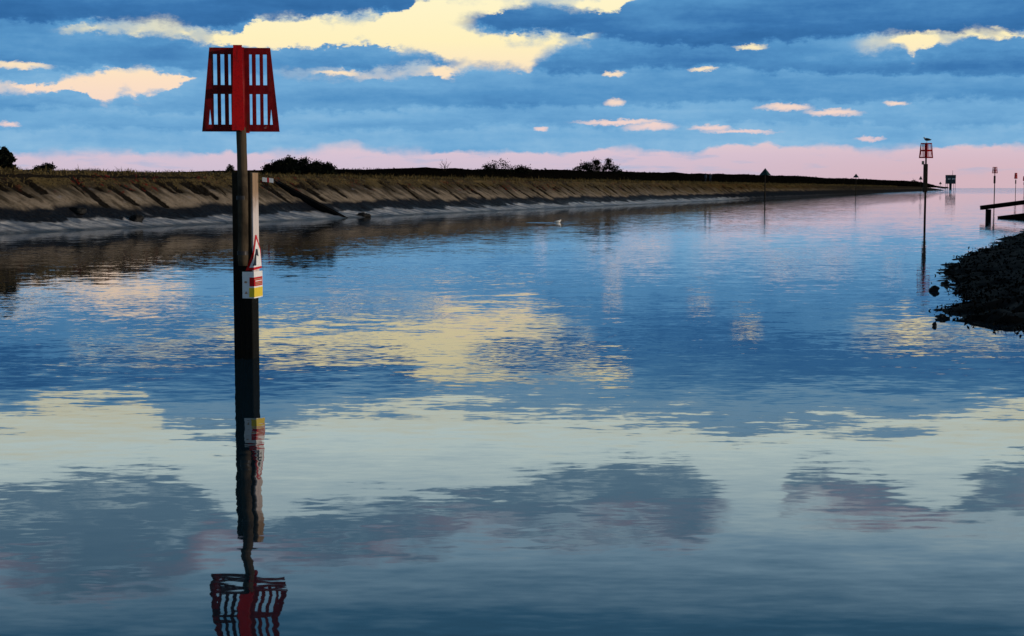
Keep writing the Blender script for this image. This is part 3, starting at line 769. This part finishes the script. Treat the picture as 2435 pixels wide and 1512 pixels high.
# triangular warning sign above it
ax = sx(641); aL, aR = sx(614.5), sx(654.5)
ws = sheet([(aL, sz(675)), (aR, sz(671)), (sx(652), sz(625)), (ax + .02, sz(587)), (ax - .02, sz(587)), (sx(634), sz(625))], .002, 'warning_sign', 'sign_red', root)
sheet([(sx(623), sz(667.5)), (sx(653.6), sz(666)), (sx(650), sz(625)), (ax, sz(597)), (sx(636.5), sz(628))], .006, 'white_field', 'sign_white', ws, .002)
sheet([(sx(631), sz(663)), (sx(640), sz(663)), (sx(640.5), sz(637)), (sx(646), sz(641)), (sx(643.5), sz(622)), (sx(639.5), sz(622)), (sx(638), sz(633)), (sx(636.5), sz(637))], .010, 'pictogram', 'sign_black', ws, .002)

# far red beacons: same topmark, on slim poles with a thicker sleeve
def far_beacon(x, ywl, ytop, ybot, label, yaw, thick=(0, 0), sc=1.0):
    P = onwater(x, ywl); r_ = empty('channel_beacon', P); tag(r_, label, 'beacon', 'red beacons marking the channel')
    Y = P.y; z0, z1 = zy(ybot, Y), zy(ytop, Y)
    mb = MB(); mb.loft([(0, 0, -1), (0.01, 0, z0 * .5), (0, 0, z0 + .3)], [.085, .08, .06], 10); mb.build('pole', 'post_dark', r_, smooth=True)
    za, zb_ = zy(thick[1], Y), zy(thick[0], Y)
    mb = MB(); mb.box(-.15, .12, -.13, .13, za, zb_); mb.build('pile', 'pile_timber' if 0 else 'post_dark', r_, bevel=.01)
    t = tm.copy(); COL.objects.link(t); t.parent = r_; t.location = (0, 0, z0); t.rotation_euler = (0, 0, yaw); s_ = (z1 - z0) / TH; t.scale = (s_ * sc, s_ * sc, s_)
    for ch in tm.children:
        c_ = ch.copy(); COL.objects.link(c_); c_.parent = t
        if ch.name.startswith('daymark'): c_.data = red_panel_me[int(ch.name[-1]) % 2 if ch.name[-1].isdigit() else 0]
    return r_, Y, z1
red_panel_me = []
for ch in tm.children:
    if ch.name.startswith('daymark'):
        d_ = ch.data.copy(); d_.materials.clear(); d_.materials.append(M['red_worn']); red_panel_me.append(d_)
b2, Y2, z2 = far_beacon(2198, 518, 340, 376, 'red beacon on a slim pole with a gull perched on top', R(-17), (390, 457), 1.0)
mb = MB(); z_ = zy(388, Y2); mb.box(-.30, -.13, -.05, .05, z_ - .10, z_ + .16); mb.build('lamp_box', 'light_steel', b2, bevel=.01)
b3, Y3, z3 = far_beacon(2363, 478, 397, 412, 'second red beacon from the right edge rising behind the jetty beam end', R(-10), (418, 436), .95)
b4, Y4, z4 = far_beacon(2413.5, 465.5, 411, 425, 'small distant red beacon just left of the right edge of the photo', R(40), (428, 437), .6)
b5, Y5, z5 = far_beacon(2433.5, 460.5, 419, 430, 'farthest red beacon, cut by the right edge of the photo', R(40), (433, 440), .6)

# starboard beacons with triangular topmarks
def tri_beacon(x, ywl, ytop, ybot, halfw, label, P=None):
    P = P or onwater(x, ywl); r_ = empty('triangle_beacon', P); tag(r_, label, 'beacon', 'triangle beacons along the far bank')
    Y = P.y; k_ = Y / F; zt_, zb_ = zy(ytop, Y) - P.z, zy(ybot, Y) - P.z
    mb = MB(); mb.loft([(0, 0, -1), (0, 0, zb_ * .6), (0, 0, zt_ - .1)], [.14, .13, .09], 10); mb.build('pole', 'post_dark', r_, smooth=True)
    w = halfw * k_
    for i in range(2):
        mat3 = Matrix.Rotation(R(90 * i + 15), 4, 'Z'); mb = MB()
        mb.prism([(-w, zb_), (-.02, zb_), (-.02, zt_)], -.03, .03, mat3)
        mb.prism([(.02, zb_), (w, zb_), (.02, zt_)], -.03, .03, mat3)
        mb.build('triangle_panel', 'green', r_)
    return r_
tri_beacon(1818, 472, 400, 416.5, 15, 'nearest dark triangle beacon standing at the foot of the far bank')
tri_beacon(2034, 462, 413, 422, 8, 'middle dark triangle beacon standing out above the bank skyline')
tri_beacon(2188, 455.3, 418.5, 427, 5, 'small far triangle beacon just left of the gull beacon pole')
tri_beacon(2235, 452.9, 432, 438, 4, 'tiny farthest triangle beacon between the gull beacon and the light platform')

# light platform at the river mouth
P = onwater(2259, 451.2); root = empty('light_platform', P); k = P.y / F; Y = P.y
tag(root, 'dark boxy light platform on a central column at the river mouth', 'platform')
Zp = lambda y_: zy(y_, Y)
W_ = 10.0 * k
mb = MB(); mb.box(-W_, W_, -W_ * .8, W_ * .8, Zp(437), Zp(427.2)); mb.build('cabin', 'hut', root)
mb = MB(); mb.box(-W_ * 1.02, W_ * 1.02, -W_ * .82, W_ * .82, Zp(423.4), Zp(416)); mb.build('roof', 'hut', root)
for x0, x1 in ((-1, -.86), (-.14, .14), (.86, 1)):
    mb = MB(); mb.box(x0 * W_ * .98, x1 * W_ * .98, -W_ * .78, W_ * .78, Zp(427.2), Zp(423.4)); mb.build('mullion', 'hut', root)
for x0, x1 in ((-.84, -.137), (.137, .84)):
    mb = MB(); mb.box(x0 * W_, x1 * W_, -W_ * .7, W_ * .7, Zp(427.2), Zp(423.4)); mb.build('window', 'glass', root)
mb = MB(); mb.loft([(0, 0, -2), (0, 0, Zp(437.)), ], [2.9 * k, 3.1 * k], 12); mb.build('column', 'hut', root, smooth=True)
for sx_ in (-1, 1):
    for sy_ in (-1, 1):
        mb = MB(); mb.loft([(sx_ * W_ * .95, sy_ * W_ * .7, -2), (sx_ * W_ * .9, sy_ * W_ * .7, Zp(437))], [.5 * k, .45 * k], 6); mb.build('leg', 'steel', root)
mb = MB(); mb.loft([(4.5 * k, 0, Zp(416)), (4.5 * k, 0, Zp(405))], [.5 * k, .3 * k], 6); mb.build('antenna', 'steel', root)

# ------------------------------------------------------------------ birds
def gull(name, loc, rz, label, back, legs=True, sc=1.0, front='feather_white'):
    r_ = empty(name, loc, rz); tag(r_, label, 'bird')
    lz = .12 if legs else -.03
    mb = MB()      # body along -x (head) to +x (tail)
    mb.loft([(.27, 0, lz + .06), (.20, 0, lz + .075), (.10, 0, lz + .09), (0, 0, lz + .105), (-.08, 0, lz + .12), (-.13, 0, lz + .15), (-.155, 0, lz + .19), (-.175, 0, lz + .215), (-.205, 0, lz + .215), (-.225, 0, lz + .208)],
            [.01, (.04, .03), (.075, .07), (.092, .092), (.085, .085), (.062, .06), (.048, .048), (.05, .05), (.036, .036), .012], 14)
    mb.v = [(x * sc, y * sc, z * sc) for x, y, z in mb.v]
    mb.build('body', front, r_, smooth=True)
    mb = MB(); mb.loft([(-.225, 0, lz + .208), (-.28, 0, lz + .198)], [.012, .004], 6); mb.v = [(x * sc, y * sc, z * sc) for x, y, z in mb.v]; mb.build('beak', 'sign_yellow', r_)
    for sg in (-1, 1):
        mb = MB(); mb.loft([(-.10, sg * .07, lz + .13), (-.02, sg * .088, lz + .135), (.10, sg * .075, lz + .125), (.22, sg * .04, lz + .105), (.33, sg * .015, lz + .09)], [(.03, .02), (.055, .03), (.05, .028), (.028, .018), .004], 8)
        mb.v = [(x * sc, y * sc, z * sc) for x, y, z in mb.v]; mb.build('wing', back, r_, smooth=True)
        if legs:
            mb = MB(); mb.loft([(.0, sg * .035, lz + .03), (.005, sg * .035, .0)], [.009, .008], 6); mb.v = [(x * sc, y * sc, z * sc) for x, y, z in mb.v]; mb.build('leg', 'sign_yellow', r_)
    return r_
gull('gull', (b2.location.x + .03, b2.location.y, z2 + .0), R(8), 'dark-backed gull perched on top of the slim red beacon', 'feather_dark', True, 1.15, 'feather_grey')
pg = onwater(1327, 529)
gull('gull', (pg.x, pg.y, 0), R(180 + 15), 'white gull swimming on the open water near the middle', 'feather_white', False, .85)
# its wake: low ridges on the surface
mb = MB()
for (x0, x1, y0, y1, w) in ((1250, 1322, 529.4, 530.2, .11), (1333, 1368, 530.4, 531, .06)):
    p0, p1 = onwater(x0, y0), onwater(x1, y1)
    N_ = 24; rows = []
    for i in range(N_ + 1):
        f_ = i / N_; c_ = p0.lerp(p1, f_); ww = w * (.25 + .75 * math.sin(math.pi * f_) ** .5) * (1 + .3 * fbm(i * .5, x0))
        for q, zq in ((-1, .002), (-.4, .6), (0, 1), (.4, .6), (1, .002)): rows.append((c_.x, c_.y + q * ww * 2, .004 + zq * ww * .12))
    mb.add(rows, [(i * 5 + q, (i + 1) * 5 + q, (i + 1) * 5 + q + 1, i * 5 + q + 1) for i in range(N_) for q in range(4)])
tag(mb.build('water_ripple', 'water', smooth=True), kind='structure')

# ------------------------------------------------------------------ right-hand shore of weed and mud
shore = [(40, 12), (16, 19.3), (10.5, 20.9), (7.7, 22.3), (7.2, 25.2), (7.55, 28.2), (8.4, 30), (9.2, 33.5), (10.2, 38), (12.2, 45), (14.5, 51), (17.3, 58), (22.8, 72), (28.6, 87), (33, 95), (41, 104), (39, 110), (36.2, 115), (43, 122), (62, 150), (95, 220), (160, 380), (260, 600)]
rr = random.Random(21)
fine_ = []
for (a, b_), (c_, d_) in zip(shore, shore[1:]):
    L = math.hypot(c_ - a, d_ - b_); nn = max(2, int(L / max(.3, b_ * .012)))
    for i in range(nn): fine_.append((a + (c_ - a) * i / nn, b_ + (d_ - b_) * i / nn))
fine_.append(shore[-1])
vs = []; dus = [-.9, -.4, -.15, 0, .12, .25, .4, .6, .85, 1.15, 1.5, 2, 2.6, 3.4, 4.6, 6.5, 10, 18, 40, 120]
weedb = MB()
cum = 0.
for i, (x, y) in enumerate(fine_):
    x0, y0 = fine_[max(0, i - 3)]; x1, y1 = fine_[min(len(fine_) - 1, i + 3)]
    t = Vector((x1 - x0, y1 - y0, 0)).normalized(); nrm = Vector((t.y, -t.x, 0))
    if y > 100: nrm = (nrm + Vector((1.2, 0, 0))).normalized()
    if 21 < y < 33: nrm = nrm.lerp(Vector((.95, .3, 0)), .75).normalized()
    amp = .16 + .007 * y
    jag = fbm(x * .9, y * .9, 5.) * amp * .9 + fbm(x * 3.2, y * 3.2, 6.) * .14 + .30
    for du in dus:
        q = Vector((x, y, 0)) + nrm * (du + jag * (1 if du < 2 else max(0, 1 - (du - 2) / 4)))
        z = du * .20 if du < 0 else (.11 * du if du < 3.4 else min(.374 + (du - 3.4) * .10, 2.6))
        if du > 0: z += (fbm(q.x * 1.3, q.y * 1.3, 1.) * .10 + fbm(q.x * 4, q.y * 4, 2.) * .06 + fbm(q.x * 9, q.y * 9, 2.) * .03) * min(1, .4 + du)
        else: z += fbm(q.x * 4, q.y * 4, 2.) * .05
        vs.append((q.x, q.y, z))
        if .1 < du < 7 and z > .02 and y < 118 and rr.random() < (.9 if y < 60 else .6):
            for _ in range(9 if y < 60 else 4):
                w = Vector((q.x + rr.gauss(0, .14), q.y + rr.gauss(0, .2), max(z, 0) + rr.uniform(-.015, .02)))
                leaf(weedb, w, rr.uniform(.014, .045) * (1 + y / 90), rr)
n = len(dus); mb = MB()
mb.add(vs, [(i * n + k, i * n + k + 1, (i + 1) * n + k + 1, (i + 1) * n + k) for i in range(len(fine_) - 1) for k in range(n - 1)])
o = mb.build('mud_shore', 'weed_mud', smooth=True); tag(o, kind='structure')
tag(weedb.build('seaweed', 'weed_frond'), kind='stuff')
for (x, y, r, lab) in [(2221, 692, (.09, .10, .085), 'dark rock alone in the water off the tip of the weedy shore'), (2312, 604, (.05, .07, .03), 'tiny dark stone in the water farthest from the weedy shore'),
                       (2304, 613, (.10, .06, .03), 'flat dark stone awash beside the upper edge of the weedy shore'), (2222, 775, (.03, .04, .045), 'tiny dark stone in the water below the weedy shore'),
                       (2240, 757, (.10, .12, .05), 'weedy stone at the lower corner of the dark shore'), (2246, 676, (.09, .12, .06), 'weedy stone on the shore nearest the lone rock')]:
    p_ = onwater(x, y); boulder((p_.x, p_.y, r[2] * .35), r, lab, x, name='stone', group='stones off the weedy shore')

# jetty beam on a post
P0 = onwater(2349, 518); root = empty('jetty', (P0.x, P0.y, 0)); O = Vector(root.location)
tag(root, 'dark timber jetty beam sloping up from a single post at right', 'jetty')
a0 = at(2332, 494, P0.y) - O; a1 = at(2434, 481, P0.y + 1.0) - O; e = a0 + (a1 - a0) * 2.6
kk = P0.y / F
mb = MB()
for dyy in (0,):
    d_ = (e - a0); L = math.hypot(d_.x, d_.y); an = math.atan2(d_.y, d_.x)
    m3 = Matrix.Translation(a0) @ Matrix.Rotation(an, 4, 'Z') @ Matrix.Rotation(-math.atan2(d_.z, L), 4, 'Y')
    mb.box(0, L, -.15, .15, -5.0 * kk, 5.0 * kk, m3); mb.build('beam', 'jetty_timber', root, bevel=.01)
mb = MB(); mb.box(-5.6 * kk, 5.6 * kk, -.14, .14, -1, a0.z - 2 * kk - .05); mb.build('post', 'jetty_timber', root, bevel=.01)
lb = at(2374, 518.5, P0.y - 1) - O; l1 = at(2434, 511.5, P0.y - .6) - O; d_ = (l1 - lb) * 2.4; L = math.hypot(d_.x, d_.y)
m3 = Matrix.Translation((lb.x, lb.y, 0.)) @ Matrix.Rotation(math.atan2(d_.y, d_.x), 4, 'Z') @ Matrix.Rotation(-math.atan2(d_.z, L), 4, 'Y')
mb = MB(); mb.box(0, L, -.18, .18, -.12, .14, m3); mb.build('lower_beam', 'jetty_timber', root, bevel=.01)
mb = MB(); mb.box(lb.x + 2.9, lb.x + 3.2, lb.y - .16, lb.y + .16, -1, a0.z + .45); mb.build('post', 'jetty_timber', root, bevel=.01)
